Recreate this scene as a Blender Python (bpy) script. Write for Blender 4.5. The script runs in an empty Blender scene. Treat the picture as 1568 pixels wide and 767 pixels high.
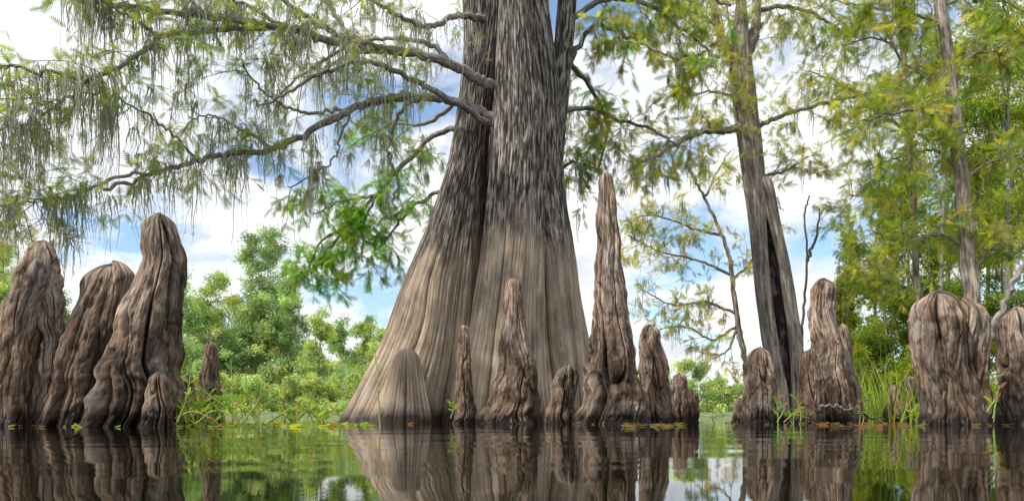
import bpy, math, random
import numpy as np
from mathutils import Vector
rng=np.random.default_rng(7); random.seed(7)
F=1045.0; CAMZ=0.06; HY=640.0
def P(px,py,Y): return np.array([(px-784)/F*Y, Y, CAMZ+(HY-py)/F*Y])
sc=bpy.context.scene
# ---------------------------------------------------------------- noise
def _h(ix,iy,iz,seed):
    n=(ix.astype(np.int64)*374761393+iy.astype(np.int64)*668265263+iz.astype(np.int64)*1442695041+seed*974634777)&0xFFFFFFFF
    n=((n^(n>>13))*1274126177)&0xFFFFFFFF
    n=((n^(n>>16))*2246822519)&0xFFFFFFFF
    return ((n^(n>>15))&0xFFFFFF)/float(0xFFFFFF)
def vn(x,y,z,seed=0):
    x=np.asarray(x,float);y=np.asarray(y,float);z=np.asarray(z,float)
    ix=np.floor(x);iy=np.floor(y);iz=np.floor(z)
    fx=x-ix;fy=y-iy;fz=z-iz
    fx=fx*fx*(3-2*fx);fy=fy*fy*(3-2*fy);fz=fz*fz*(3-2*fz)
    r=0
    for a in (0,1):
        for b in (0,1):
            for c in (0,1):
                w=(fx if a else 1-fx)*(fy if b else 1-fy)*(fz if c else 1-fz)
                r=r+w*_h(ix+a,iy+b,iz+c,seed)
    return r
def fbm(x,y,z,o=3,seed=0):
    r=0;a=0.5;s=0
    for i in range(o):
        r=r+a*vn(x*2**i+i*7.3,y*2**i+i*3.1,z*2**i,seed+i);s+=a;a*=0.5
    return r/s
def ridge(x,y,z,seed=0): return 1-np.abs(2*vn(x,y,z,seed)-1)
def valley(x,y,z,seed=0,p=0.6): return np.abs(2*vn(x,y,z,seed)-1)**p
# ---------------------------------------------------------------- mesh helper
def make_mesh(name,V,FL,mat,parent=None,col=None,bco=None,smooth=True):
    me=bpy.data.meshes.new(name)
    V=np.asarray(V,float)
    me.vertices.add(len(V)); me.vertices.foreach_set('co',V.astype(np.float32).ravel())
    FL=[np.asarray(f,dtype=np.int32) for f in FL if len(f)]
    li=np.concatenate([f.ravel() for f in FL])
    st=[];o=0
    for f in FL:
        n,k=f.shape; st.append(o+np.arange(n)*k); o+=n*k
    st=np.concatenate(st).astype(np.int32)
    me.loops.add(len(li)); me.loops.foreach_set('vertex_index',li)
    me.polygons.add(len(st)); me.polygons.foreach_set('loop_start',st)
    me.polygons.foreach_set('use_smooth',np.full(len(st),smooth))
    me.update(calc_edges=True)
    if col is not None:
        c=np.ones((len(V),4),np.float32);c[:,:3]=col
        a=me.attributes.new('col','FLOAT_COLOR','POINT');a.data.foreach_set('color',c.ravel())
    if bco is not None:
        a=me.attributes.new('bco','FLOAT_VECTOR','POINT');a.data.foreach_set('vector',np.asarray(bco,np.float32).ravel())
    me.materials.append(mat)
    ob=bpy.data.objects.new(name,me); sc.collection.objects.link(ob)
    if parent: ob.parent=parent
    return ob
def empty(name):
    e=bpy.data.objects.new(name,None); sc.collection.objects.link(e); return e
# ---------------------------------------------------------------- materials
def newmat(name):
    m=bpy.data.materials.new(name); m.use_nodes=True
    nt=m.node_tree; nt.nodes.clear()
    out=nt.nodes.new('ShaderNodeOutputMaterial')
    return m,nt,out
def N(nt,t,**kw):
    n=nt.nodes.new(t)
    for k,v in kw.items(): setattr(n,k,v)
    return n
def ramp(nt,src,stops):
    r=N(nt,'ShaderNodeValToRGB'); e=r.color_ramp.elements
    while len(e)<len(stops): e.new(0.5)
    for i,(p,c) in enumerate(stops):
        e[i].position=p; e[i].color=(*c,1) if len(c)==3 else c
    nt.links.new(src,r.inputs[0]); return r.outputs[0]
def mixc(nt,fac,a,b,mode='MIX'):
    m=N(nt,'ShaderNodeMix',data_type='RGBA',blend_type=mode)
    for s,v in ((0,fac),(6,a),(7,b)):
        if isinstance(v,bpy.types.NodeSocket): nt.links.new(v,m.inputs[s])
        elif s==0: m.inputs[0].default_value=v
        else: m.inputs[s].default_value=(*v,1)
    return m.outputs[2]
def noise(nt,vec,scale,detail=6,rough=0.6,dist=0,mscale=None,loc=(0,0,0),color=False):
    mp=N(nt,'ShaderNodeMapping'); mp.inputs['Scale'].default_value=mscale or (1,1,1); mp.inputs['Location'].default_value=loc
    nt.links.new(vec,mp.inputs[0])
    n=N(nt,'ShaderNodeTexNoise'); n.inputs['Scale'].default_value=scale; n.inputs['Detail'].default_value=detail
    n.inputs['Roughness'].default_value=rough; n.inputs['Distortion'].default_value=dist
    nt.links.new(mp.outputs[0],n.inputs['Vector']); return n.outputs['Color'] if color else n.outputs['Fac']
def math_(nt,op,a,b=None,clamp=False):
    m=N(nt,'ShaderNodeMath',operation=op,use_clamp=clamp)
    for i,v in enumerate((a,b)):
        if v is None: continue
        if isinstance(v,bpy.types.NodeSocket): nt.links.new(v,m.inputs[i])
        else: m.inputs[i].default_value=v
    return m.outputs[0]
def mrange(nt,v,a,b,c=0,d=1,smooth=False):
    m=N(nt,'ShaderNodeMapRange'); 
    if smooth: m.interpolation_type='SMOOTHSTEP'
    nt.links.new(v,m.inputs[0])
    for i,x in enumerate((a,b,c,d)): m.inputs[i+1].default_value=x
    return m.outputs[0]
def plates(nt,at,scale,stretch,warp=0.25,width=0.10):
    mp=N(nt,'ShaderNodeMapping'); mp.inputs['Scale'].default_value=(1,1,stretch); nt.links.new(at,mp.inputs[0])
    nz=noise(nt,mp.outputs[0],scale*0.8,3,0.6,0,None,(1,2,3),True)
    v=N(nt,'ShaderNodeVectorMath',operation='MULTIPLY_ADD'); nt.links.new(nz,v.inputs[0]); v.inputs[1].default_value=(warp*3/scale,)*3; nt.links.new(mp.outputs[0],v.inputs[2])
    vo=N(nt,'ShaderNodeTexVoronoi',feature='DISTANCE_TO_EDGE'); vo.inputs['Scale'].default_value=scale; nt.links.new(v.outputs[0],vo.inputs['Vector'])
    return mrange(nt,vo.outputs['Distance'],0.0,width)
def bark(name,dark,mid,light,fs=9,stretch=0.12,bump=0.03,wet=0.16,upper=None,rough=0.85,patch=((0.6,0.6,0.62),(1.25,1.18,1.1)),plate=None,fine=0.6,point=None,top=None):
    m,nt,out=newmat(name)
    at=N(nt,'ShaderNodeAttribute',attribute_name='bco').outputs['Vector']
    geo=N(nt,'ShaderNodeNewGeometry'); sep=N(nt,'ShaderNodeSeparateXYZ'); nt.links.new(geo.outputs['Position'],sep.inputs[0]); Z=sep.outputs[2]
    f1=noise(nt,at,fs,8,0.68,0.15,(1,1,stretch))
    f2=noise(nt,at,fs*3.5,5,0.7,0.0,(1,1,stretch*1.6),(3,1,7))
    f3=noise(nt,at,2.6,6,0.65,0,(1,1,0.6),(9,2,1))
    f4=noise(nt,at,5.5,6,0.7,0.2,(1,1,0.35),(2,8,4))
    c=ramp(nt,f1,[(0.34,dark),(0.48,mid),(0.68,light)])
    c2=ramp(nt,f2,[(0.36,(0.30,0.28,0.27)),(0.5,(0.95,0.95,0.95)),(0.72,(1.4,1.38,1.34))])
    c=mixc(nt,fine,c,c2,'MULTIPLY')
    c3=ramp(nt,f3,[(0.38,patch[0]),(0.62,patch[1])])
    c=mixc(nt,0.9,c,c3,'MULTIPLY')
    # weathered grey patches
    c=mixc(nt,math_(nt,'MULTIPLY',mrange(nt,f4,0.5,0.64),0.55),c,mixc(nt,0.6,c,(0.40,0.38,0.35)))
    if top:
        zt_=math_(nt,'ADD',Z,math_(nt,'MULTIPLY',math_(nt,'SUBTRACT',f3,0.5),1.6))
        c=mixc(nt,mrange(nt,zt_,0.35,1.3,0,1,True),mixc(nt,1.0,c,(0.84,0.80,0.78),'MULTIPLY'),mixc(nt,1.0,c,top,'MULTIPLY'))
    h=math_(nt,'ADD',math_(nt,'MULTIPLY',f1,1.0),math_(nt,'MULTIPLY',f2,0.5*fine))
    if plate:
        pl=plates(nt,at,plate[0],plate[1],plate[3] if len(plate)>3 else 0.25)
        c=mixc(nt,plate[2],c,mixc(nt,pl,(0.14,0.12,0.11),(1.12,1.12,1.12)),'MULTIPLY')
        h=math_(nt,'ADD',h,math_(nt,'MULTIPLY',pl,0.7*plate[2]))
    if upper:
        u1=noise(nt,at,upper['s'],5,0.62,0.35,(1,1,0.14),(5,5,5))
        cu=ramp(nt,u1,[(0.42,upper['d']),(0.51,upper['m']),(0.61,upper['l'])])
        cu=mixc(nt,0.8,cu,c3,'MULTIPLY')
        zz=math_(nt,'ADD',Z,math_(nt,'MULTIPLY',math_(nt,'SUBTRACT',noise(nt,at,3.0,6,0.75,0,(1,1,0.2)),0.5),upper['v']))
        mr=mrange(nt,zz,upper['z0'],upper['z1'],0,1,True)
        c=mixc(nt,mr,c,cu)
        h=math_(nt,'ADD',h,math_(nt,'MULTIPLY',math_(nt,'MULTIPLY',u1,2.0),mr))
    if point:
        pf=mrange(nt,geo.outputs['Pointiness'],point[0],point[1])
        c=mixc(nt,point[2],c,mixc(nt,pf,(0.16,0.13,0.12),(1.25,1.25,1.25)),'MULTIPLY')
    wz=math_(nt,'ADD',Z,math_(nt,'MULTIPLY',math_(nt,'SUBTRACT',noise(nt,at,9,3,0.6,0,(1,1,0.5)),0.5),wet*1.2))
    mw=mrange(nt,wz,wet*0.35,wet)
    c=mixc(nt,mw,mixc(nt,1.0,c,(0.16,0.15,0.15),'MULTIPLY'),c)
    b=N(nt,'ShaderNodeBump'); b.inputs['Strength'].default_value=1.0; b.inputs['Distance'].default_value=bump; nt.links.new(h,b.inputs['Height'])
    p=N(nt,'ShaderNodeBsdfPrincipled'); nt.links.new(c,p.inputs['Base Color']); nt.links.new(b.outputs[0],p.inputs['Normal'])
    nt.links.new(mrange(nt,mw,0,1,0.35,rough),p.inputs['Roughness']); p.inputs['Specular IOR Level'].default_value=0.2
    nt.links.new(p.outputs[0],out.inputs[0]); return m
def leafmat(name,trans=0.5,tint=(1.5,1.55,0.8)):
    m,nt,out=newmat(name)
    at=N(nt,'ShaderNodeAttribute',attribute_name='col').outputs['Color']
    d=N(nt,'ShaderNodeBsdfDiffuse'); t=N(nt,'ShaderNodeBsdfTranslucent'); mx=N(nt,'ShaderNodeMixShader'); mx.inputs[0].default_value=trans
    nt.links.new(at,d.inputs[0])
    tc=mixc(nt,1.0,at,tint,'MULTIPLY'); nt.links.new(tc,t.inputs[0])
    nt.links.new(d.outputs[0],mx.inputs[1]); nt.links.new(t.outputs[0],mx.inputs[2]); nt.links.new(mx.outputs[0],out.inputs[0]); return m
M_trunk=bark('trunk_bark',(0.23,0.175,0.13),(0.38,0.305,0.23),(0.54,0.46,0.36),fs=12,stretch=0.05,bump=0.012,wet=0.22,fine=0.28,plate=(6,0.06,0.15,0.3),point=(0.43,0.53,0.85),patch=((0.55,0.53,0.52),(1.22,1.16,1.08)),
   upper=dict(s=30,d=(0.034,0.030,0.027),m=(0.14,0.125,0.11),l=(0.42,0.395,0.36),z0=2.0,z1=2.9,v=2.2))
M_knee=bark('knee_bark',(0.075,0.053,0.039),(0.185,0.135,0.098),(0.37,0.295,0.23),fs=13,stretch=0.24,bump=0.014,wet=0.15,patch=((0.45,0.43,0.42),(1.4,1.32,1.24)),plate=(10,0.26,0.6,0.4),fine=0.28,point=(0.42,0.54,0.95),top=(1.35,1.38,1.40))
M_limb=bark('limb_bark',(0.09,0.08,0.07),(0.26,0.24,0.215),(0.50,0.48,0.44),fs=40,stretch=0.3,bump=0.008,wet=0.1)
M_grey=bark('grey_bark',(0.08,0.07,0.06),(0.29,0.25,0.215),(0.54,0.48,0.42),fs=20,stretch=0.08,bump=0.018,wet=0.2,plate=(10,0.1,0.5))
M_dark=bark('hollow_shade_wood',(0.006,0.005,0.004),(0.02,0.016,0.013),(0.05,0.04,0.03),fs=12,stretch=0.12,bump=0.025,wet=0.2)  # near-black: shade of the hollow between the stems painted into the core
M_leaf=leafmat('leaf_green'); M_far=leafmat('distant_leaf',0.45,(1.3,1.35,0.85)); M_moss=leafmat('moss_grey',0.45,(1.2,1.2,1.1))
# ---------------------------------------------------------------- loft
def smooth1(a,k):
    ker=np.hanning(k+2)[1:-1]; ker/=ker.sum()
    ap=np.pad(a,(k//2,k-1-k//2),mode='reflect',reflect_type='odd'); return np.convolve(ap,ker,'valid')
def loft(rows,Y,seed,nseg=180,nring=170,kind='knee',depth=0.9,cap=0.6,amp=1.0,under=0.35,twist=0.5):
    rows=sorted(rows,key=lambda r:-r[0])
    ys=np.array([r[0] for r in rows],float)
    z=CAMZ+(HY-ys)/F*Y; cx=np.array([((r[1]+r[2])/2-784)/F*Y for r in rows]); rx=np.array([(r[2]-r[1])/2/F*Y for r in rows])
    z0=min(z[0],0) if z[0]<0.3 else z[0]; zt=z[-1]
    if z0>0: under=-z0
    fz=np.linspace(z0,zt,400)
    fc=smooth1(np.interp(fz,z,cx),31); fr=np.maximum(smooth1(np.interp(fz,z,rx),31),0.004)
    u=np.linspace(0,1,nring); t=1-(1-u)**1.25
    zz=-under+(zt+under)*t
    C=np.interp(zz,fz,fc); R=np.interp(zz,fz,fr)
    if cap>0:
        hc=cap*2*rx[-1]; q=np.clip((zz-(zt-hc))/hc,0,1); R=R*np.sqrt(np.clip(1-q**2.8,0,1))+1e-4
    th=np.linspace(0,2*np.pi,nseg,endpoint=False)
    T,ZZ=np.meshgrid(th,zz); RR=np.repeat(R[:,None],nseg,1); CC=np.repeat(C[:,None],nseg,1)
    rm=np.mean(rx); Hh=zt
    zr=ZZ/max(rm,0.02)
    c0,s0=np.cos(T),np.sin(T)
    wob=(fbm(c0*1.0+seed,s0*1.0,zr*0.35,2,seed)-0.5)*(0.7 if kind=='knee' else 0.3)
    Tb=T+twist*ZZ/Hh; T2=Tb+wob
    c,s=np.cos(T2),np.sin(T2)
    if kind=='knee':
        base=np.exp(-np.clip(ZZ,0,9)/0.35); tp=np.clip(ZZ/zt,0,1)**3
        d=(0.17+0.12*base)*(valley(c*1.8,s*1.8,zr*0.20,seed+1)-0.5)
        d+=(0.11+0.04*base)*(valley(c*3.8,s*3.8,zr*0.42,seed+2)-0.5)
        d+=0.045*(valley(c*8,s*8,zr*1.3,seed+3)-0.5)
        d+=0.025*(valley(c*15,s*15,zr*3.5,seed+6)-0.5)
        d+=0.07*(fbm(c0*7,s0*7,zr*4,3,seed+7)-0.5)
        d+=(0.42+0.30*tp)*(fbm(c0*1.2+3,s0*1.2,zr*0.9,3,seed+4)-0.5)
        cr=ridge(c*2.0+5,s*2.0,zr*0.16,seed+9); d-=0.40*np.clip((cr-0.88)/0.12,0,1)**1.2
        d+=0.05*base
        xo=(fbm(zr*0.6,zr*0+seed,zr*0,2,seed+5)-0.5)*0.4*RR
    else:
        fl=np.exp(-np.clip(ZZ,0,99)/2.4)
        d=(0.05+0.32*fl)*(valley(c*1.8,s*1.8,ZZ*0.08,seed+1,0.5)-0.5)
        d+=(0.05+0.06*fl)*(valley(c*4.0,s*4.0,ZZ*0.16,seed+2)-0.5)
        d+=(0.045-0.03*fl)*(valley(c*13,s*13,ZZ*0.6,seed+3)-0.5)
        d+=(0.028-0.022*fl)*(valley(c*30,s*30,ZZ*1.8,seed+7)-0.5)
        d+=(0.02-0.01*fl)*(fbm(c*60,s*60,ZZ*6,2,seed+6)-0.5)
        d+=0.09*(fbm(c0*1.5,s0*1.5,ZZ*1.1,3,seed+4)-0.5)
        xo=(fbm(ZZ*0.6,ZZ*0+seed,ZZ*0,2,seed+5)-0.5)*0.08
    r=RR*(1+amp*d)
    dz=(fbm(c0*1.8,s0*1.8,zr*0.0,2,seed+8)-0.5)*0.8*rx[-1]*np.clip(ZZ/zt,0,1)**6 if kind=='knee' else 0
    V=np.stack([CC+xo+r*c0, Y+r*depth*s0, ZZ+dz],-1).reshape(-1,3)
    b=np.stack([np.cos(Tb)*max(rm,0.05)+seed*1.37, np.sin(Tb)*max(rm,0.05), ZZ],-1).reshape(-1,3)
    i=np.arange(nring-1)[:,None]*nseg; j=np.arange(nseg)[None,:]; j2=(j+1)%nseg
    Q=np.stack([i+j,i+j2,i+nseg+j2,i+nseg+j],-1).reshape(-1,4)
    return V,Q,b
def join(parts):
    V=[];Q=[];B=[];o=0
    for v,q,b in parts: V.append(v);Q.append(q+o);B.append(b);o+=len(v)
    return np.concatenate(V),np.concatenate(Q),np.concatenate(B)
# ---------------------------------------------------------------- tubes / branches
class Buf:
    def __init__(s): s.V=[];s.Q=[];s.B=[];s.o=0
    def add(s,v,q,b): s.V.append(v);s.Q.append(q+s.o);s.B.append(b);s.o+=len(v)
    def obj(s,name,mat,parent): 
        return make_mesh(name,np.concatenate(s.V),[np.concatenate(s.Q)],mat,parent,bco=np.concatenate(s.B))
def tube(buf,pts,rad,ns=6):
    pts=np.asarray(pts,float); n=len(pts)
    t=np.gradient(pts,axis=0); t/=np.linalg.norm(t,axis=1)[:,None]+1e-9
    ref=np.array([0.13,0.31,0.94]) if abs(t[:,2]).mean()<0.8 else np.array([0.2,0.95,0.1])
    a=np.cross(t,ref); a/=np.linalg.norm(a,axis=1)[:,None]+1e-9; b=np.cross(t,a)
    th=np.linspace(0,2*np.pi,ns,endpoint=False)
    rad=np.asarray(rad,float)
    R=rad[:,None]*np.ones(ns)
    s=np.concatenate([[0],np.cumsum(np.linalg.norm(np.diff(pts,axis=0),axis=1))])
    if ns>=8:
        R=R*(1+0.4*(fbm(np.cos(th)[None,:]*2+pts[0,0]*9,np.sin(th)[None,:]*2,s[:,None]*5,3,3)-0.5))
    V=pts[:,None,:]+R[...,None]*(np.cos(th)[None,:,None]*a[:,None,:]+np.sin(th)[None,:,None]*b[:,None,:])
    bc=np.stack([np.cos(th)[None,:]*rad.mean()*1.0+s[:,None]*0+pts[0,0],np.sin(th)[None,:]*rad.mean()+s[:,None]*0,s[:,None]+th[None,:]*0],-1)
    i=np.arange(n-1)[:,None]*ns; j=np.arange(ns)[None,:]; j2=(j+1)%ns
    Q=np.stack([i+j,i+j2,i+ns+j2,i+ns+j],-1).reshape(-1,4)
    buf.add(V.reshape(-1,3),Q,bc.reshape(-1,3))
def crom(pts,k=8,jit=0.0):
    p=np.asarray(pts,float); p=np.vstack([2*p[0]-p[1],p,2*p[-1]-p[-2]]); out=[]
    for i in range(1,len(p)-2):
        for u in np.arange(k)/k:
            out.append(0.5*((2*p[i])+(-p[i-1]+p[i+1])*u+(2*p[i-1]-5*p[i]+4*p[i+1]-p[i+2])*u*u+(-p[i-1]+3*p[i]-3*p[i+1]+p[i+2])*u**3))
    out.append(p[-2]); out=np.array(out)
    if jit: 
        m=len(out); j=rng.normal(0,jit,(m,3)); j[0]=0; out=out+j
    return out
class Fr:
    def __init__(s): s.p=[];s.d=[];s.s=[];s.c=[]
    def add(s,p,d,sc_,c): s.p.append(p);s.d.append(d);s.s.append(sc_);s.c.append(c)
def unit(v): return v/(np.linalg.norm(v)+1e-9)
def limb(buf,pts,r0,r1,ns=10,jit=0.012):
    w=np.array([P(*p) for p in pts]); path=crom(w,8,jit)
    Ym=np.mean([p[2] for p in pts]); tt=np.linspace(0,1,len(path))
    tube(buf,path,(r0+(r1-r0)*tt**0.8)/F*Ym,ns); return path
def twigs(path,n,L,buf,fr,pal,moss=None,tmin=0.15,droop=0.12,level=2,nf=7,fs=0.16,rad=0.012,mossp=0.3,up=0.0):
    for k in range(n):
        i=int((tmin+(1-tmin)*random.random())*(len(path)-1)); i=min(i,len(path)-2)
        p=path[i].copy(); tan=unit(path[min(i+1,len(path)-1)]-path[max(i-1,0)])
        rv=rng.normal(size=3); rv[2]=rv[2]*0.6+up; rv=unit(rv-tan*np.dot(rv,tan))
        d=unit(0.55*tan+rv); Lk=L*(0.5+random.random()*0.8); pts=[p.copy()]; ds=[d.copy()]
        for s in range(6):
            d=unit(d+rng.normal(0,0.16,3)); d[2]-=droop*(0.4+s*0.2); d=unit(d)
            p=p+d*Lk/6; pts.append(p.copy()); ds.append(d.copy())
        pts=np.array(pts)
        tube(buf,pts,np.linspace(rad,rad*0.3,7),4)
        if level>1: twigs(pts,3,L*0.5,buf,fr,pal,moss,0.2,droop*1.3,level-1,nf,fs,rad*0.5,mossp,up)
        c0=pal[random.randrange(len(pal))]
        for q in range(nf):
            u=0.25+0.75*random.random(); a=u*6; i0=min(int(a),5); pp=pts[i0]+(pts[i0+1]-pts[i0])*(a-i0)
            dd=unit(ds[i0]+rng.normal(0,0.75,3)+np.array([0,0,-0.25]))
            cc=np.array(c0)*(0.65+0.7*random.random())*np.array([0.85+0.4*random.random(),1,0.8+0.4*random.random()])
            fr.add(pp,dd,fs*(0.6+0.7*random.random()),cc)
        if moss is not None and random.random()<mossp:
            moss.append((pts[random.randrange(1,7)],0.15+0.6*random.random()**1.3))
def frond_template():
    V=[];T=[]
    n=8
    V+= [(0,-0.008,0),(0,0.008,0),(1,0,-0.06)]; T.append((0,1,2))
    for i in range(n):
        x=0.1+0.85*i/n; l=0.30*math.sin(math.pi*(0.18+0.75*i/n))
        for sg in (-1,1):
            o=len(V); V+=[(x-0.025,0,-0.06*x),(x+0.05,0,-0.06*x),(x+0.14,sg*l,-0.05-0.06*x)]; T.append((o,o+1,o+2))
    return np.array(V),np.array(T)
def clump_template(n=7,seed=1,asp=0.5,sp=0.5):
    r=np.random.default_rng(seed); V=[];T=[]
    for i in range(n):
        c=r.normal(0,sp,3); d=unit(r.normal(size=3)); s=unit(np.cross(d,r.normal(size=3))); l=0.17+0.2*r.random(); w=l*asp
        o=len(V); V+=[c-d*l,c+s*w*0.9,c+d*l,c-s*w*0.9]; T.append((o,o+1,o+2,o+3))
    return np.array(V),np.array(T)
FT=frond_template()
CT1=clump_template(10,1,0.6,0.9); CT2=clump_template(7,2,0.45,0.55)
def scatter(name,tpl,fr,mat,parent):
    Vt,Ft=tpl; p=np.array(fr.p); d=np.array(fr.d); s=np.array(fr.s); c=np.array(fr.c); n=len(p); m=len(Vt)
    upv=np.array([0,0,1.0])+rng.normal(0,0.6,(n,3)); y=np.cross(upv,d); y/=np.linalg.norm(y,axis=1)[:,None]+1e-9; z=np.cross(d,y)
    V=p[:,None,:]+s[:,None,None]*(Vt[None,:,0:1]*d[:,None,:]+Vt[None,:,1:2]*y[:,None,:]+Vt[None,:,2:3]*z[:,None,:])
    Fq=(Ft[None]+(np.arange(n)*m)[:,None,None]).reshape(-1,Ft.shape[1])
    return make_mesh(name,V.reshape(-1,3),[Fq],mat,parent,col=np.repeat(c,m,0),smooth=False)
def moss_mesh(name,pts,parent,strands=10,width=0.007,colr=(0.44,0.45,0.36)):
    n=len(pts)*strands; S=8
    base=np.repeat(np.array([p for p,l in pts]),strands,0); L=np.repeat(np.array([l for p,l in pts]),strands)*(0.25+0.8*rng.random(n))
    spread=np.repeat(np.array([0.015+0.055*l for p,l in pts]),strands)
    off=rng.normal(0,1,(n,3))*spread[:,None]; off[:,2]*=0.3
    t=np.linspace(0,1,S)
    wob=np.cumsum(rng.normal(0,1,(n,S,2)),1)*0.011
    x=base[:,None,:]+off[:,None,:]*(0.35+0.65*np.sin(np.pi*np.clip(t*0.8+0.1,0,1)))[None,:,None]
    x=x.copy(); x[:,:,0]+=wob[...,0]; x[:,:,1]+=wob[...,1]; x[:,:,2]-=L[:,None]*t[None,:]
    ang=rng.random(n)*np.pi; w=np.stack([np.cos(ang),np.sin(ang)*0.6,np.zeros(n)],-1)
    wd=width*(1.1-t*0.9)[None,:]*(0.5+0.9*rng.random((n,S)))
    A=x-w[:,None,:]*wd[...,None]; B=x+w[:,None,:]*wd[...,None]
    V=np.stack([A,B],2).reshape(-1,3)
    i=(np.arange(n)*S*2)[:,None]+np.arange(S-1)[None,:]*2
    Q=np.stack([i,i+1,i+3,i+2],-1).reshape(-1,4)
    c=np.repeat(np.array(colr)[None]*(0.5+0.8*rng.random((n,1))),S*2,0)
    K=n*3; pi=rng.integers(0,n,K); ti=rng.integers(0,S-1,K); q=x[pi,ti]; dd=rng.normal(0,1,(K,3)); dd[:,2]=-abs(dd[:,2])-0.4; dd/=np.linalg.norm(dd,axis=1)[:,None]
    ln=0.02+0.045*rng.random(K); s=rng.normal(0,1,(K,3)); s/=np.linalg.norm(s,axis=1)[:,None]
    V2=np.stack([q-s*0.004,q+s*0.004,q+dd*ln[:,None]],1).reshape(-1,3); T2=np.arange(K*3).reshape(-1,3)+len(V)
    c2=np.repeat(np.array(colr)[None]*(0.6+0.8*rng.random((K,1))),3,0)
    return make_mesh(name,np.concatenate([V,V2]),[Q,T2],M_moss,parent,col=np.concatenate([c,c2]),smooth=False)
G1=(0.17,0.27,0.05); G2=(0.28,0.37,0.06); G3=(0.24,0.29,0.11); YG=(0.52,0.51,0.07); BG=(0.15,0.36,0.05); OL=(0.32,0.33,0.12)
# ================================================================ MAIN CYPRESS
tree=empty('bald_cypress_tree')
A=loft([(660,520,722),(645,527,722),(600,550,722),(550,577,725),(500,598,728),(450,613,731),(400,634,735),(350,656,738),(300,673,741),(250,686,745),(200,696,750),(150,705,758),(100,711,768),(50,711,775),(0,706,775),(-150,690,765),(-400,680,740)],9.85,11,460,480,'trunk',0.8,0,1,0.4,0.1)
B=loft([(660,692,850),(645,697,848),(600,704,840),(500,722,835),(400,735,833),(300,743,833),(200,750,835),(150,756,832),(100,759,825),(0,766,815),(-150,775,812),(-400,785,810)],9.3,23,420,460,'trunk',0.9,0,0.95,0.4,-0.15)
C=loft([(660,803,908),(645,806,905),(600,806,903),(550,806,901),(500,803,893),(450,799,885),(400,795,880),(350,788,873),(300,785,867),(250,786,863),(200,787,861),(150,790,858),(50,785,845),(0,785,838),(-150,800,845),(-400,820,850)],9.75,31,340,440,'trunk',0.9,0,0.95,0.4,0.1)
D=loft([(400,825,866),(300,825,864),(250,827,864),(200,833,868),(150,840,874),(100,848,877),(50,851,881),(0,853,882),(-150,860,885),(-400,875,895)],10.1,41,120,260,'trunk',0.9,0,0.8,0.4,0.1)
E=loft([(660,590,870),(640,600,870),(500,640,860),(400,665,850),(300,690,845),(200,705,835),(100,720,825),(0,720,800),(-400,720,790)],10.8,51,160,160,'trunk',0.8,0,0.6,0.4,0)
Fk=loft([(650,572,655),(620,584,652),(590,592,648),(560,600,644),(532,608,638)],9.02,61,200,180,'trunk',0.8,0.8,0.9,0.3,0.2)
v,q,b=join([A,B,C,D,E,Fk])
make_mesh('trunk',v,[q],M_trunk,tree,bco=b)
lb=Buf(); fr=Fr(); frb=Fr(); moss=[]
palL=[G1,G2,G2,G3,OL,OL,(0.28,0.33,0.10)]
LL=[([(770,140,9.4),(735,122,9.2),(700,103,9.0),(640,82,8.6),(560,75,8.2),(500,62,8.0),(440,45,7.8),(330,28,7.4),(200,12,7),(110,-12,6.8)],10,3,19),
 ([(500,62,8.0),(440,42,7.8),(380,45,7.6),(300,50,7.3),(245,60,7.1),(200,92,6.9),(140,120,6.7),(80,112,6.5),(-20,98,6.3)],5,2.2,19),
 ([(775,190,9.3),(735,172,9.2),(705,158,9),(660,148,8.8),(600,150,8.5),(540,168,8.3),(480,200,8),(420,228,7.8),(360,235,7.6),(300,245,7.4),(240,265,7.2),(160,292,7)],9,2.2,22),
 ([(765,200,9.4),(700,158,8.8),(650,132,8.4),(600,108,8.2),(560,95,8),(500,108,7.8),(440,142,7.6),(395,165,7.4)],6,1.5,7),
 ([(560,160,8.4),(500,172,8.2),(450,168,8),(405,140,7.8),(370,100,7.6)],3.5,1.2,5),
 ([(660,148,8.8),(622,162,8.8),(603,195,8.8),(595,235,8.8),(607,275,8.8),(600,312,8.8)],3.5,1.5,2),
 ([(740,30,9.6),(700,25,9.3),(650,42,9),(600,18,8.6),(540,-12,8.2)],6,2,9),
 ([(590,76,8.3),(530,58,8.1),(480,32,7.9),(420,-12,7.7)],6,3,6),
 ([(560,75,8.2),(520,35,8.5),(495,-12,8.6)],5,3,4),
 ([(245,60,7.1),(215,35,7),(170,10,6.9),(120,-20,6.8)],3,1.5,10),
 ([(300,245,7.4),(262,205,7.2),(232,182,7),(180,150,6.8),(120,140,6.7)],2.5,1.0,8),
 ([(250,262,7.2),(180,272,7),(110,300,6.9),(50,308,6.8),(-20,325,6.6)],3,1.2,18),
 ([(440,48,7.8),(380,10,7.6),(300,-15,7.2)],4,2,8),
 ([(330,28,7.4),(270,-10,7.2)],3,2,5),
 ([(140,120,6.7),(90,160,6.6),(40,190,6.5),(-30,200,6.4)],2.5,1.2,11),
 ([(540,168,8.3),(520,215,8.1),(505,250,8.0),(440,290,7.9)],2.5,1,3),
 ([(700,105,9),(660,70,9),(600,60,9.2),(540,70,9.3),(470,110,9.4),(420,150,9.5)],4,1.5,3),
 ([(420,228,7.8),(370,200,7.7),(330,180,7.6),(290,180,7.4)],3,1,4)]
for pts,r0,r1,n in LL:
    pth=limb(lb,pts,r0,r1)
    twigs(pth,n,0.75,lb,fr,palL,moss,0.3,0.10,2,6,0.15,0.006,0.26)
    for k in range(int(n*1.2)):
        i=random.randrange(len(pth)//3,len(pth)); moss.append((pth[i]+rng.normal(0,0.04,3),0.25+0.85*random.random()))
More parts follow.
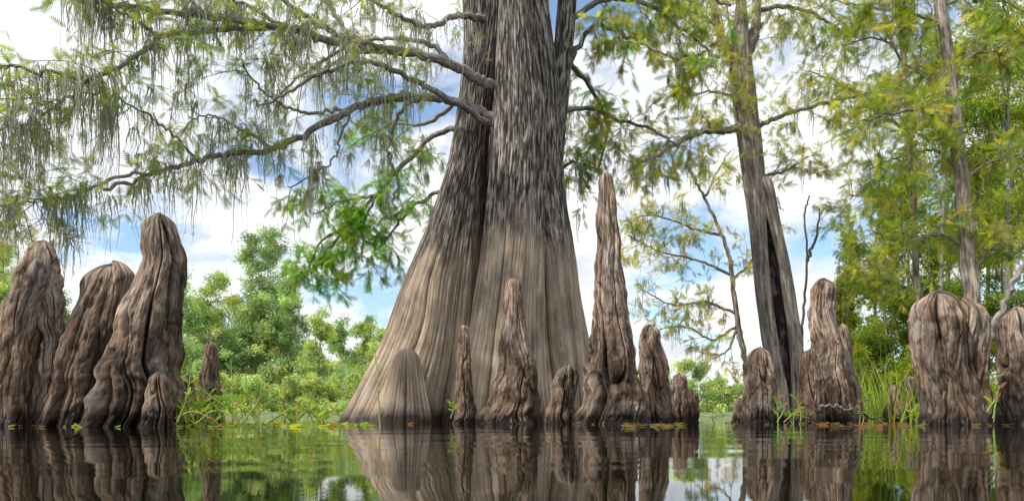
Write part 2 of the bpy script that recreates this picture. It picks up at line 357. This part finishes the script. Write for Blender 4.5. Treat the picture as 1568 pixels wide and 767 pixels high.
LB=[([(720,190,10.8),(670,205,11),(620,250,11.2),(575,300,11.3),(530,350,11.4),(485,400,11.5)],5,1.5,24),
 ([(700,280,11),(660,300,11.2),(620,330,11.4),(590,370,11.4)],4,1.5,13),
 ([(710,150,10.8),(650,190,11),(600,190,11.2),(540,220,11.4)],4,1.5,8),
 ([(600,270,11.3),(560,330,11.2),(555,400,11.1)],3,1,15),
 ([(530,350,11.4),(490,370,11.3),(470,420,11.2)],3,1,13),
 ([(575,300,11.3),(520,310,11.2),(480,330,11.1)],3,1,9)]
for pts,r0,r1,n in LB:
    pth=limb(lb,pts,r0,r1); twigs(pth,n,0.6,lb,frb,[BG,BG,G2,(0.25,0.42,0.05)],moss,0.25,0.14,2,9,0.18,0.007,0.05)
palR=[G1,G2,YG,YG,OL,BG]
LR=[([(862,120,10.2),(885,70,10.3),(915,40,10.2),(960,55,10.1),(1010,80,10),(1060,100,9.9)],5,1.5,20),
 ([(865,170,10.2),(900,165,10.4),(950,185,10.5),(1000,200,10.6),(1040,225,10.7)],4,1.5,10),
 ([(870,30,10.2),(930,0,10.2),(990,8,10.1),(1040,40,10),(1085,80,10)],5,1.5,17),
 ([(868,90,10.2),(900,130,11),(930,190,11.2),(915,260,11.3)],4,1.5,16),
 ([(850,260,10.8),(880,250,11.2),(900,290,11.5)],3,1.5,9),
 ([(870,-20,10.4),(950,-40,10.2),(1050,-20,10),(1120,10,9.9)],5,2,14)]
for pts,r0,r1,n in LR:
    pth=limb(lb,pts,r0,r1); twigs(pth,n,0.65,lb,frb,palR,moss,0.15,0.12,2,8,0.18,0.007,0.22)
lb.obj('limbs',M_limb,tree)
scatter('foliage',FT,fr,M_leaf,tree); scatter('foliage_back',FT,frb,M_leaf,tree)
moss_mesh('spanish_moss',moss,tree)
# ================================================================ SECOND CYPRESS
t2=empty('hollow_cypress_tree')
a1=loft([(650,1180,1206),(600,1174,1202),(550,1172,1196),(500,1164,1188),(450,1156,1180),(400,1152,1176),(350,1148,1174),(300,1141,1172),(250,1135,1170),(200,1128,1164),(150,1122,1158),(100,1117,1152),(60,1122,1148),(0,1128,1142),(-100,1130,1140)],13,101,170,320,'trunk',0.8,0.5,1.3,0.3,0.1)
a2=loft([(650,1210,1240),(600,1212,1236),(550,1210,1230),(500,1206,1225),(450,1199,1218),(400,1191,1208),(350,1180,1197),(300,1164,1187),(270,1155,1178)],12.95,103,140,260,'trunk',0.8,0.5,1.3,0.3,0.1)
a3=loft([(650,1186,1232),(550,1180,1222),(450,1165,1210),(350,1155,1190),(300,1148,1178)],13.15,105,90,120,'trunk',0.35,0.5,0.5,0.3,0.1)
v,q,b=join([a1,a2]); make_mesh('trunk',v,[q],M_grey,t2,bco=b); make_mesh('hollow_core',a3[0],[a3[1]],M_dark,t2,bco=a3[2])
lb=Buf(); fr=Fr(); moss=[]
L2=[([(1135,110,13),(1112,75,13),(1098,35,13),(1085,-20,13)],9,5,12),
 ([(1140,90,13),(1156,50,13),(1160,0,13),(1165,-30,13)],9,6,10),
 ([(1132,192,13),(1115,200,12.8),(1080,202,12.6),(1045,215,12.4),(1010,238,12.2),(980,248,12)],7,2,22),
 ([(1150,200,13),(1190,180,13),(1240,165,13),(1300,150,13),(1350,140,13)],4,2,18),
 ([(1100,40,13),(1060,20,12.8),(1020,30,12.6)],4,2,14),
 ([(1158,20,13),(1200,10,13),(1260,30,13),(1300,60,13)],4,2,18),
 ([(1165,270,13),(1200,262,13),(1240,240,13)],3,1,8),
 ([(1130,150,13),(1090,140,12.5),(1050,150,12)],3,1,10)]
for pts,r0,r1,n in L2:
    pth=limb(lb,pts,r0,r1); twigs(pth,n,0.8,lb,fr,[YG,YG,G2,OL,OL],moss,0.2,0.10,2,8,0.19,0.009,0.28)
for k in range(200):
    yy=random.uniform(80,240); x=1120+0.14*(yy-60)+random.uniform(-8,60); fr.add(P(x,yy,12.5+random.random()*0.5),unit(rng.normal(size=3)),0.17,np.array(YG)*(0.7+0.5*random.random()))
lb.obj('limbs',M_grey,t2); scatter('foliage',FT,fr,M_leaf,t2); moss_mesh('spanish_moss',moss,t2)
# ================================================================ SAPLING
t3=empty('young_cypress_tree'); lb=Buf(); fr=Fr(); moss=[]
limb(lb,[(1150,645,15),(1142,560,15),(1132,510,15),(1124,450,15),(1116,390,15),(1096,340,15),(1072,290,15),(1050,250,15)],6,1.5)
for pts,n in (([(1126,480,15),(1080,462,15),(1030,466,15),(975,440,15)],18),([(1118,420,15),(1065,398,15),(1010,385,15),(960,360,15)],22),([(1105,360,15),(1060,350,15),(1000,330,15),(950,340,15)],16),([(1128,500,15),(1090,520,15),(1050,500,15),(1000,505,15)],10),([(1120,430,15),(1150,400,15),(1165,350,15)],8),([(1130,500,15),(1110,540,15),(1070,540,15)],4),([(1080,300,15),(1100,260,15),(1120,230,15)],8)):
    pth=limb(lb,pts,2.4,0.8,6); twigs(pth,n,0.7,lb,fr,[YG,YG,OL,(0.50,0.44,0.07),G2],moss,0.1,0.08,2,6,0.19,0.007,0.16)
lb.obj('trunk_and_limbs',M_grey,t3); scatter('foliage',FT,fr,M_leaf,t3); moss_mesh('spanish_moss',moss,t3)
# ================================================================ RIGHT TREES
def side_tree(name,tp,r0,r1,limbs,pal,L=1.0,nf=6,fs=0.2,mp=0.10):
    e=empty(name); lb=Buf(); fr=Fr(); moss=[]
    limb(lb,tp,r0,r1,12,0.008)
    for pts,n in limbs:
        pth=limb(lb,pts,3.0,1.0,6); twigs(pth,n,L,lb,fr,pal,moss,0.05,0.06,2,nf,fs,0.008,mp,0.1)
    lb.obj('trunk_and_limbs',M_grey,e); scatter('foliage',FT,fr,M_leaf,e)
    if moss: moss_mesh('spanish_moss',moss,e)
    return e
side_tree('bald_cypress_tree',[(1498,660,12),(1490,500,12),(1478,350,12),(1468,240,12),(1456,120,12),(1440,0,12),(1430,-200,12)],13,7,
 [([(1470,260,12),(1430,230,12),(1380,240,12),(1330,260,12)],18),([(1458,130,12),(1400,110,12),(1350,60,12),(1290,70,12)],22),
  ([(1445,40,12),(1390,20,12),(1320,10,12),(1250,-5,12)],20),([(1472,280,12),(1510,250,12),(1570,240,12)],16),([(1455,110,12),(1500,80,12),(1560,90,12)],18),
  ([(1442,10,12),(1500,-10,12),(1570,20,12)],16),([(1480,380,12),(1440,360,12),(1380,370,12),(1330,350,12)],16),([(1484,420,12),(1520,380,12),(1570,370,12)],14),
  ([(1464,200,12),(1410,170,11.5),(1360,175,11.2),(1300,190,11)],18)],[G1,G2,OL,YG,G2],0.85,8)
side_tree('bald_cypress_tree',[(1412,650,14),(1408,500,14),(1400,350,14),(1392,200,14),(1380,60,14),(1370,-100,14)],6,3,
 [([(1400,340,14),(1350,300,14),(1300,300,14)],18),([(1402,380,14),(1450,340,14),(1500,330,14)],16),([(1390,200,14),(1340,170,14),(1290,130,14),(1240,110,14)],18),([(1385,120,14),(1440,80,14),(1500,60,14)],16),([(1406,450,14),(1360,430,14),(1310,430,14)],18)],[G1,G2,YG,G2,OL],0.9,8)
side_tree('slender_dead_tree',[(1226,560,14),(1230,480,14),(1236,400,14),(1232,330,14),(1240,300,14)],2.5,1.0,[([(1236,400,14),(1250,360,14),(1256,320,14)],2)],[OL],0.5,nf=1)
lb=Buf(); limb(lb,[(1490,600,7),(1512,520,7),(1530,480,7),(1552,430,7),(1590,380,7)],6,3.5,10); lb.obj('leaning_branch',M_limb,None)
lb=Buf(); limb(lb,[(1255,622,6.8),(1285,624,6.8),(1320,634,6.9),(1362,645,7.0)],2.2,1.2,8); limb(lb,[(1300,628,6.85),(1318,618,6.9),(1330,606,6.9)],1.2,0.6,6); lb.obj('fallen_stick',M_grey,None)
# ---- foliage masses
def crown(fr,c,rad,ncl,nl,ls,pal):
    c=np.array(c); rad=np.array(rad)
    for k in range(ncl):
        d=unit(rng.normal(size=3)); r=random.random()**0.45; cc=c+d*rad*r
        cs=rad.mean()*random.uniform(0.12,0.34); col=np.array(pal[random.randrange(len(pal))])*random.uniform(0.6,1.3)
        n=int(nl*random.uniform(0.4,1.5)); o=rng.normal(0,1,(n,3))*cs*np.array([1,1,0.6])
        for j in range(n): fr.add(cc+o[j],unit(rng.normal(size=3)),ls*random.uniform(0.6,1.3),col*random.uniform(0.7,1.3))
def px_tree(fr,buf,x,top,w,Y,base,pal,ncl,nl,ls,nsub=6):
    zt=P(x,top,Y)[2]; zb=P(x,base,Y)[2]; X=P(x,0,Y)[0]; W=w/F*Y/2
    tp=[(X,Y,0),(X+rng.normal(0,.02)*W,Y,zt*0.4),(X+rng.normal(0,.1)*W,Y,zt*0.9)]
    tube(buf,crom(tp,5),np.linspace(max(0.008*zt,0.03),0.02,11),6)
    H=(zt-zb)
    for k in range(nsub):
        u=(k+random.random())/nsub; zz=zb+H*(0.08+0.8*u); ww=W*(1.0-0.65*u)
        xo=random.uniform(-1,1)*ww*0.8; e=(X+xo,Y+random.uniform(-1,1)*ww*0.6,zz)
        tube(buf,crom([(X,Y,zz*0.85),((X+e[0])/2,(Y+e[1])/2,zz*0.95),e],4),np.linspace(0.04,0.015,9),4)
        crown(fr,e,(ww*0.6,ww*0.6,H*random.uniform(0.07,0.16)),ncl//nsub,nl,ls,pal)
    crown(fr,(X,Y,zt-H*0.14),(W*0.28,W*0.28,H*0.15),ncl//nsub,nl,ls,pal)
HZ1=(0.36,0.50,0.22); HZ2=(0.46,0.58,0.26); HZ3=(0.29,0.44,0.22); HZ4=(0.64,0.68,0.26); HZ5=(0.42,0.52,0.32)  # distance haze mixed into these paler leaf colours
e=empty('distant_tree_line'); fr=Fr(); lb=Buf()
for x,top,w in [(-60,400,110),(0,372,90),(35,395,80),(85,440,80),(130,470,80),(180,450,90),(230,440,100),(275,420,90),(320,410,90),(350,440,90),(300,490,110),(385,350,70),(415,335,80),(447,400,60),(400,430,100),(435,465,100),(375,490,110),(490,475,70),(525,490,80),(560,480,70),(590,500,70),(620,500,90),(230,510,120),(60,500,130),(465,520,100),(330,520,110)]:
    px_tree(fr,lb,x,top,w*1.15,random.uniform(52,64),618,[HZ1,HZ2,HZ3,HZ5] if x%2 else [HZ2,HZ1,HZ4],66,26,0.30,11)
for x in range(-60,640,30):
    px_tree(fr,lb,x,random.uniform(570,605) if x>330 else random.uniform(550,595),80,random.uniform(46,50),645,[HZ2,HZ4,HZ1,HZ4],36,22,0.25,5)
for x,top,w in [(1015,560,60),(1045,550,60),(1075,556,60),(1100,575,60),(1130,590,50),(1030,600,60),(1090,605,60),(980,560,80),(900,560,80),(800,560,100),(1170,560,80),(1220,540,90),(1270,520,100),(1050,610,90),(1120,615,90)]:
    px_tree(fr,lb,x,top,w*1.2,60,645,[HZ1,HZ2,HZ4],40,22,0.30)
lb.obj('trunks',M_limb,e); scatter('crowns',CT1,fr,M_far,e)
e=empty('forest_thicket'); fr=Fr(); lb=Buf(); palF=[(0.18,0.28,0.05),(0.28,0.37,0.055),(0.12,0.19,0.045),(0.46,0.46,0.06),(0.23,0.27,0.07)]
for x,top,w,Y,base in [(1300,330,110,22,600),(1340,260,130,22,560),(1390,180,150,22,500),(1450,120,160,21,450),(1510,60,170,20,400),(1570,20,180,20,400),(1620,0,200,20,500),(1530,300,160,19,560),(1430,330,150,20,600),(1360,400,120,18,620),(1290,470,90,18,640),(1470,420,140,17,640),(1560,430,160,16,640),(1330,500,110,16,640),(1400,490,120,16,640),(1270,530,80,20,640),(1650,300,200,18,600),(1440,40,170,17,300),(1540,-60,200,16,260),(1290,420,100,17,600),(1500,200,160,17,420),(1400,260,150,19,480),(1550,150,160,18,380)]:
    px_tree(fr,lb,x,top,w*1.1,Y,base,palF,74,24,0.17,7)
for x in range(1280,1700,40):
    px_tree(fr,lb,x,random.uniform(520,590),90,random.uniform(12.5,14.5),650,[(0.30,0.40,0.06),(0.17,0.28,0.05),(0.46,0.48,0.07)],38,20,0.11)
lb.obj('trunks',M_limb,e); scatter('crowns',CT2,fr,M_leaf,e)
# ================================================================ KNEES
knees=[
 ([(652,58,166),(600,78,180),(550,92,190),(500,110,198),(460,124,203),(430,134,203),(405,146,198)],5.2,0.4),
 ([(654,130,240),(600,150,262),(550,168,270),(500,186,275),(450,205,280),(400,217,281),(370,222,277),(345,226,270),(328,230,262)],4.8,0.5),
 ([(655,220,266),(620,223,264),(595,228,262),(572,234,258)],4.6,0.3),
 ([(648,20,60),(635,24,58),(624,32,54)],5.2,0.3),
 ([(648,268,300),(610,274,298),(575,280,296)],6.0,0.4),
 ([(648,302,342),(600,306,337),(560,310,334),(524,314,331)],6.2,0.4),
 ([(655,694,729),(600,700,724),(550,702,722),(520,703,720),(498,704,717)],7.5,0.3),
 ([(655,739,832),(600,750,821),(550,760,812),(500,768,805),(460,773,800),(427,777,795)],7.4,0.2),
 ([(655,832,882),(620,838,878),(590,842,884),(575,850,888),(560,856,888)],7.3,0.9),
 ([(657,882,988),(600,893,981),(550,899,974),(500,904,965),(450,907,957),(400,909,952),(350,912,947),(300,915,941),(266,918,938)],6.9,0.25),
 ([(652,982,1030),(600,979,1023),(560,979,1019),(525,980,1014),(500,983,1010)],7.5,0.5),
 ([(650,1018,1052),(610,1022,1054),(590,1028,1054),(572,1032,1050)],8.5,0.4),
 ([(650,1046,1070),(620,1048,1068),(597,1053,1066)],8.8,0.3),
 ([(652,1136,1186),(610,1137,1190),(580,1141,1187),(555,1146,1184),(533,1152,1179)],7.6,0.5),
 ([(652,1220,1264),(600,1224,1258),(560,1227,1252),(536,1230,1248)],7.6,0.4),
 ([(650,1243,1312),(600,1248,1306),(560,1243,1298),(520,1240,1286),(480,1239,1278),(450,1241,1278),(428,1245,1276)],8.0,0.4),
 ([(650,1285,1325),(600,1283,1318),(560,1281,1308),(498,1280,1297)],8.5,0.5),
 ([(654,1528,1596),(600,1530,1590),(540,1528,1586),(500,1531,1582),(474,1534,1578)],6.2,0.4),
 ([(648,1350,1385),(610,1358,1380),(590,1362,1376)],9,0.4),
 ([(648,1380,1404),(600,1384,1402),(575,1388,1400)],9.2,0.4),
 ([(648,1120,1142),(625,1124,1138),(610,1127,1136)],9,0.4),
]
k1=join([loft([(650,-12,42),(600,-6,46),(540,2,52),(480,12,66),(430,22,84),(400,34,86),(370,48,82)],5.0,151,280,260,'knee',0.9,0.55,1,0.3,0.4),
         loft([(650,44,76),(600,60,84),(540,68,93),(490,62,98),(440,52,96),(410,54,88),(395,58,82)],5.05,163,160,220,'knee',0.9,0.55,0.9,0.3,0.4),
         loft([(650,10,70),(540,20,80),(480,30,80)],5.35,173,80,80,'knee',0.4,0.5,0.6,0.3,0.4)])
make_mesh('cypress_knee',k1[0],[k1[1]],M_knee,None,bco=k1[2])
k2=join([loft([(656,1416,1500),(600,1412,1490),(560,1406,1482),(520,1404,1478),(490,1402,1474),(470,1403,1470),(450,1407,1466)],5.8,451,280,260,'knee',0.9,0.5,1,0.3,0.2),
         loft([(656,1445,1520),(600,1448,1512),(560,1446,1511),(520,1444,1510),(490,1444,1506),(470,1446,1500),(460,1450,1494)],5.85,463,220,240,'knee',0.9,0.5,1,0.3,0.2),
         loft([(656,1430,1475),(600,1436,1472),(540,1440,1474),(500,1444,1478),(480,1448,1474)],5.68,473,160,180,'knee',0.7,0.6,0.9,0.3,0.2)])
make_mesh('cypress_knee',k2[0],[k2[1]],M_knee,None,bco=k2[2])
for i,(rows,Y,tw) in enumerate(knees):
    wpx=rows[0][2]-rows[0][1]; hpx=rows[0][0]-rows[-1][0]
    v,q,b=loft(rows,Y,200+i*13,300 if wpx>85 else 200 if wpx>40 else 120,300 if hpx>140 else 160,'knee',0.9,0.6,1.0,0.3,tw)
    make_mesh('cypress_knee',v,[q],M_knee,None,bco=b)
# ================================================================ TERRAIN + WATER
g=np.linspace(-1,1,260); X=np.sign(g)*np.abs(g)**1.8*400; Yg=np.linspace(0,1,260)**2*600-12
XX,YY=np.meshgrid(X,Yg)
def ss(a,b,x): t=np.clip((x-a)/(b-a),0,1); return t*t*(3-2*t)
far=ss(40,46,YY+3*vn(XX*0.1,YY*0.1,XX*0,3)); right=ss(0.44,0.52,XX/np.maximum(YY,1))*ss(10.5,13,YY)
H=-0.6+ (0.95)*np.maximum(far,right)+0.25*np.maximum(far,right)*fbm(XX*0.4,YY*0.4,XX*0,3,5)
V=np.stack([XX,YY,H],-1).reshape(-1,3); n=260
i=np.arange(n-1)[:,None]*n; j=np.arange(n-1)[None,:]; Q=np.stack([i+j,i+j+1,i+n+j+1,i+n+j],-1).reshape(-1,4)
m,nt,out=newmat('bank_soil'); tc=N(nt,'ShaderNodeTexCoord').outputs['Object']
c=ramp(nt,noise(nt,tc,2,6),[(0.35,(0.08,0.11,0.04)),(0.55,(0.17,0.21,0.08)),(0.7,(0.20,0.16,0.10))])
p=N(nt,'ShaderNodeBsdfPrincipled'); p.inputs['Roughness'].default_value=0.95; nt.links.new(c,p.inputs[0]); nt.links.new(p.outputs[0],out.inputs[0])
make_mesh('ground',V,[Q],m)
m,nt,out=newmat('dark_river_water'); tc=N(nt,'ShaderNodeTexCoord').outputs['Object']
w1=noise(nt,tc,1.8,2,0.5,0.3,(0.8,1.5,1)); w2=noise(nt,tc,9,2,0.5,0.2,(0.7,1.5,1),(4,4,0))
h=math_(nt,'ADD',w1,math_(nt,'MULTIPLY',w2,0.07))
b=N(nt,'ShaderNodeBump'); b.inputs['Strength'].default_value=1; b.inputs['Distance'].default_value=0.0038; nt.links.new(h,b.inputs['Height'])
p=N(nt,'ShaderNodeBsdfPrincipled'); p.inputs['Base Color'].default_value=(0.008,0.008,0.003,1); p.inputs['Roughness'].default_value=0.0; p.inputs['IOR'].default_value=1.31
nt.links.new(b.outputs[0],p.inputs['Normal']); nt.links.new(p.outputs[0],out.inputs[0])
make_mesh('water',[(-400,-12,0),(400,-12,0),(400,588,0),(-400,588,0)],[np.array([[0,1,2,3]])],m)
# ================================================================ WATER PLANTS
m,nt,out=newmat('green_stem'); p=N(nt,'ShaderNodeBsdfPrincipled')
c=ramp(nt,noise(nt,N(nt,'ShaderNodeTexCoord').outputs['Object'],8,2),[(0.45,(0.24,0.38,0.06)),(0.65,(0.40,0.25,0.10))]); nt.links.new(c,p.inputs[0]); nt.links.new(p.outputs[0],out.inputs[0]); M_stem=m
def weed(name,stems,pal,ls=0.09):
    e=empty(name); buf=Buf(); V=[];T=[];C=[]
    for pts,Y in stems:
        path=crom([P(x,y,Y) for x,y in pts],6,0.002); tube(buf,path,np.linspace(0.006,0.003,len(path)),6)
        for k in range(4,len(path),3):
            for sg in (-1,1):
                d=unit(np.array([sg*(0.5+0.5*random.random()),rng.normal(0,.4),0.5+0.8*random.random()])); s=unit(np.cross(d,np.array([0.2,-0.8,0.5])+rng.normal(0,.4,3))); l=ls*(0.5+0.8*random.random()); p0=path[k]; o=len(V)
                V+=[p0,p0+d*l*0.35+s*l*0.12,p0+d*l*0.75+s*l*0.08-[0,0,l*.05],p0+d*l+np.array([0,0,-l*0.18]),p0+d*l*0.75-s*l*0.08-[0,0,l*.05],p0+d*l*0.35-s*l*0.12]; T.append((o,o+1,o+2,o+3,o+4,o+5)); c=np.array(pal[random.randrange(len(pal))])*random.uniform(.7,1.3); C+=[c]*6
    buf.obj('stems',M_stem,e); make_mesh('leaves',V,[np.array(T)],M_leaf,e,col=np.array(C),smooth=False)
wp=[(0.25,0.46,0.06),(0.44,0.52,0.07),(0.18,0.35,0.06),(0.28,0.45,0.06),(0.24,0.40,0.06),(0.42,0.20,0.09)]
S=[([(272,646),(286,610),(292,575)],4.5),([(300,648),(330,628),(372,640)],4.6),([(355,648),(356,600),(354,550)],4.7),([(330,646),(345,618),(340,590)],4.8),([(372,646),(395,615),(404,585)],4.7),([(430,648),(440,630),(425,632)],4.7),([(470,646),(474,615),(480,595)],5.0),([(268,640),(300,630),(345,655)],4.6),([(300,590),(330,612),(370,640)],4.8),([(410,646),(450,628),(500,640)],5.0),([(285,646),(280,620),(292,600)],4.7),([(480,645),(500,636),(470,630)],5.2),([(320,646),(312,620),(326,600)],4.8),([(385,648),(360,630),(380,612)],4.7)]
for k in range(26):
    x=random.uniform(270,520); hh=random.uniform(12,60)*(1 if x<420 else 0.6); S.append(([(x,649),(x+rng.normal(0,8),649-hh*.5),(x+rng.normal(0,16),649-hh)],random.uniform(4.7,5.6)))
weed('alligator_weed',S,wp,0.085)
weed('reed_stem',[([(582,668),(580,610),(578,570),(574,540)],4.6)],[(0.40,0.48,0.05)],0.03)
S=[([(690,640),(694,625),(690,618)],6.5),([(1190,646),(1200,625),(1185,605)],6.8),([(1200,646),(1215,635),(1240,640)],6.8),([(1520,640),(1526,600),(1518,570)],5.6),([(1510,630),(1524,610),(1530,590)],5.6),([(1380,646),(1390,620),(1400,605)],7.0)]
for k in range(16):
    x=random.choice([random.uniform(1190,1240),random.uniform(1310,1410),random.uniform(1512,1530),random.uniform(1065,1120)]); hh=random.uniform(12,50); S.append(([(x,649),(x+rng.normal(0,6),649-hh*.5),(x+rng.normal(0,12),649-hh)],random.uniform(6.8,8)))
weed('alligator_weed',S,wp,0.09)
V=[];T=[];C=[]
def blade(x,Yk,hgt,w,c,z0=-0.05):
    lean=rng.normal(0,0.28,2)*hgt; o=len(V); Sg=5
    for s in range(Sg):
        t=s/(Sg-1); c0=np.array([x+lean[0]*t*t,Yk+lean[1]*t*t,z0+hgt*(t-0.25*t*t*abs(lean[0])/0.3)]); ww=w*(1-t*0.92); V.extend([c0+[ww,0,0],c0-[ww,0,0]]); C.extend([c,c])
    for s in range(Sg-1): T.append((o+2*s,o+2*s+1,o+2*s+3,o+2*s+2))
gp=[G2,(0.30,0.42,0.07),YG,(0.2,0.32,0.06)]
for k in range(1100):
    Yk=random.uniform(8.6,13.5); blade(P(random.uniform(1275,1600),0,Yk)[0],Yk,random.uniform(0.35,1.35)*(0.6 if random.random()<0.5 else 1),0.008+0.006*random.random(),np.array(random.choice(gp))*random.uniform(.7,1.2))
for k in range(70):
    Yk=random.uniform(4.7,5.8); blade(P(random.choice([random.uniform(268,400),random.uniform(268,520)]),0,Yk)[0],Yk,random.uniform(0.1,0.42),0.004,np.array(random.choice(gp))*random.uniform(.8,1.2))
make_mesh('marsh_grass',V,[np.array(T)],M_leaf,None,col=np.array(C),smooth=False)
V=[];T=[];C=[]
for k in range(520):
    if random.random()<0.5: x,y=random.uniform(250,570),random.uniform(644.5,654)
    else: x,y=random.choice([(random.uniform(950,1050),random.uniform(648,654)),(random.uniform(1240,1420),random.uniform(648,654)),(random.uniform(600,1568),random.uniform(646,652)),(random.uniform(0,260),random.uniform(647,654))])
    Yk=CAMZ*F/(y-HY); c0=np.array([(x-784)/F*Yk,Yk,0.004+0.004*random.random()]); r=random.uniform(0.012,0.04); c=np.array(random.choice([(0.26,0.4,0.06),(0.45,0.5,0.07),(0.3,0.13,0.06),(0.2,0.3,0.06)]) if x<570 else random.choice([(0.30,0.13,0.06),(0.2,0.14,0.07),(0.22,0.2,0.07),(0.1,0.07,0.04)]))
    o=len(V); a0=random.random()*6.28; tl=rng.normal(0,0.25,2)
    for a in range(8):
        an=a0+a*math.pi/4; dx,dy=math.cos(an)*r,math.sin(an)*r*0.7; V.append(c0+[dx,dy,dx*tl[0]+dy*tl[1]+abs(dx)*0.2]); C.append(c)
    T.append([o+a for a in range(8)])
make_mesh('floating_leaves',V,[np.array(T)],M_leaf,None,col=np.array(C),smooth=False)
# ================================================================ WORLD / SUN / CAMERA
sx,sy,el=-0.80,-0.48,math.radians(46)
w=bpy.data.worlds.new("World"); sc.world=w; w.use_nodes=True; nt=w.node_tree; nt.nodes.clear()
out=N(nt,'ShaderNodeOutputWorld'); bg=N(nt,'ShaderNodeBackground'); bg.inputs[1].default_value=0.15
sky=N(nt,'ShaderNodeTexSky',sky_type='NISHITA'); sky.sun_disc=False; sky.sun_elevation=el; sky.sun_rotation=math.atan2(sx,sy); sky.air_density=1.0; sky.dust_density=0.9
tc=N(nt,'ShaderNodeTexCoord').outputs['Generated']; sp=N(nt,'ShaderNodeSeparateXYZ'); nt.links.new(tc,sp.inputs[0])
zz=math_(nt,'ADD',math_(nt,'MAXIMUM',sp.outputs[2],0.0),0.28)
cb=N(nt,'ShaderNodeCombineXYZ'); nt.links.new(math_(nt,'DIVIDE',sp.outputs[0],zz),cb.inputs[0]); nt.links.new(math_(nt,'DIVIDE',sp.outputs[1],zz),cb.inputs[1])
n1=noise(nt,cb.outputs[0],2.3,9,0.58,0.3,(1,1,1),(2.3,0.7,0)); n2=noise(nt,cb.outputs[0],3.5,6,0.55,0,(1,1,1),(7,3,2))
cm=ramp(nt,n1,[(0.39,(0.08,0.08,0.08)),(0.50,(1,1,1))])
cc=ramp(nt,n2,[(0.3,(5.6,5.9,6.3)),(0.52,(7.4,7.5,7.6))])
mxs=mixc(nt,cm,mixc(nt,1.0,sky.outputs[0],(1.2,1.38,1.48),'MULTIPLY'),cc); nt.links.new(mxs,bg.inputs[0]); nt.links.new(bg.outputs[0],out.inputs[0])
sl=bpy.data.lights.new('sun','SUN'); sl.energy=4.2; sl.angle=math.radians(2.5); sl.color=(1,0.94,0.85)
so=bpy.data.objects.new('sun',sl); sc.collection.objects.link(so)
hv=unit(np.array([sx,sy])); d=Vector((hv[0]*math.cos(el),hv[1]*math.cos(el),math.sin(el))); so.rotation_euler=d.to_track_quat('Z','Y').to_euler()
cam=bpy.data.cameras.new('camera'); co=bpy.data.objects.new('camera',cam); sc.collection.objects.link(co); sc.camera=co
co.location=(0,0,CAMZ); co.rotation_euler=(math.radians(90),0,0); cam.lens=24; cam.sensor_width=36; cam.shift_y=(640-383.5)/1568; cam.clip_start=0.02; cam.clip_end=2000
cam.dof.use_dof=True; cam.dof.focus_distance=7.5; cam.dof.aperture_fstop=4.0
sc.view_settings.view_transform='Standard'; sc.view_settings.look='None'; sc.view_settings.exposure=0
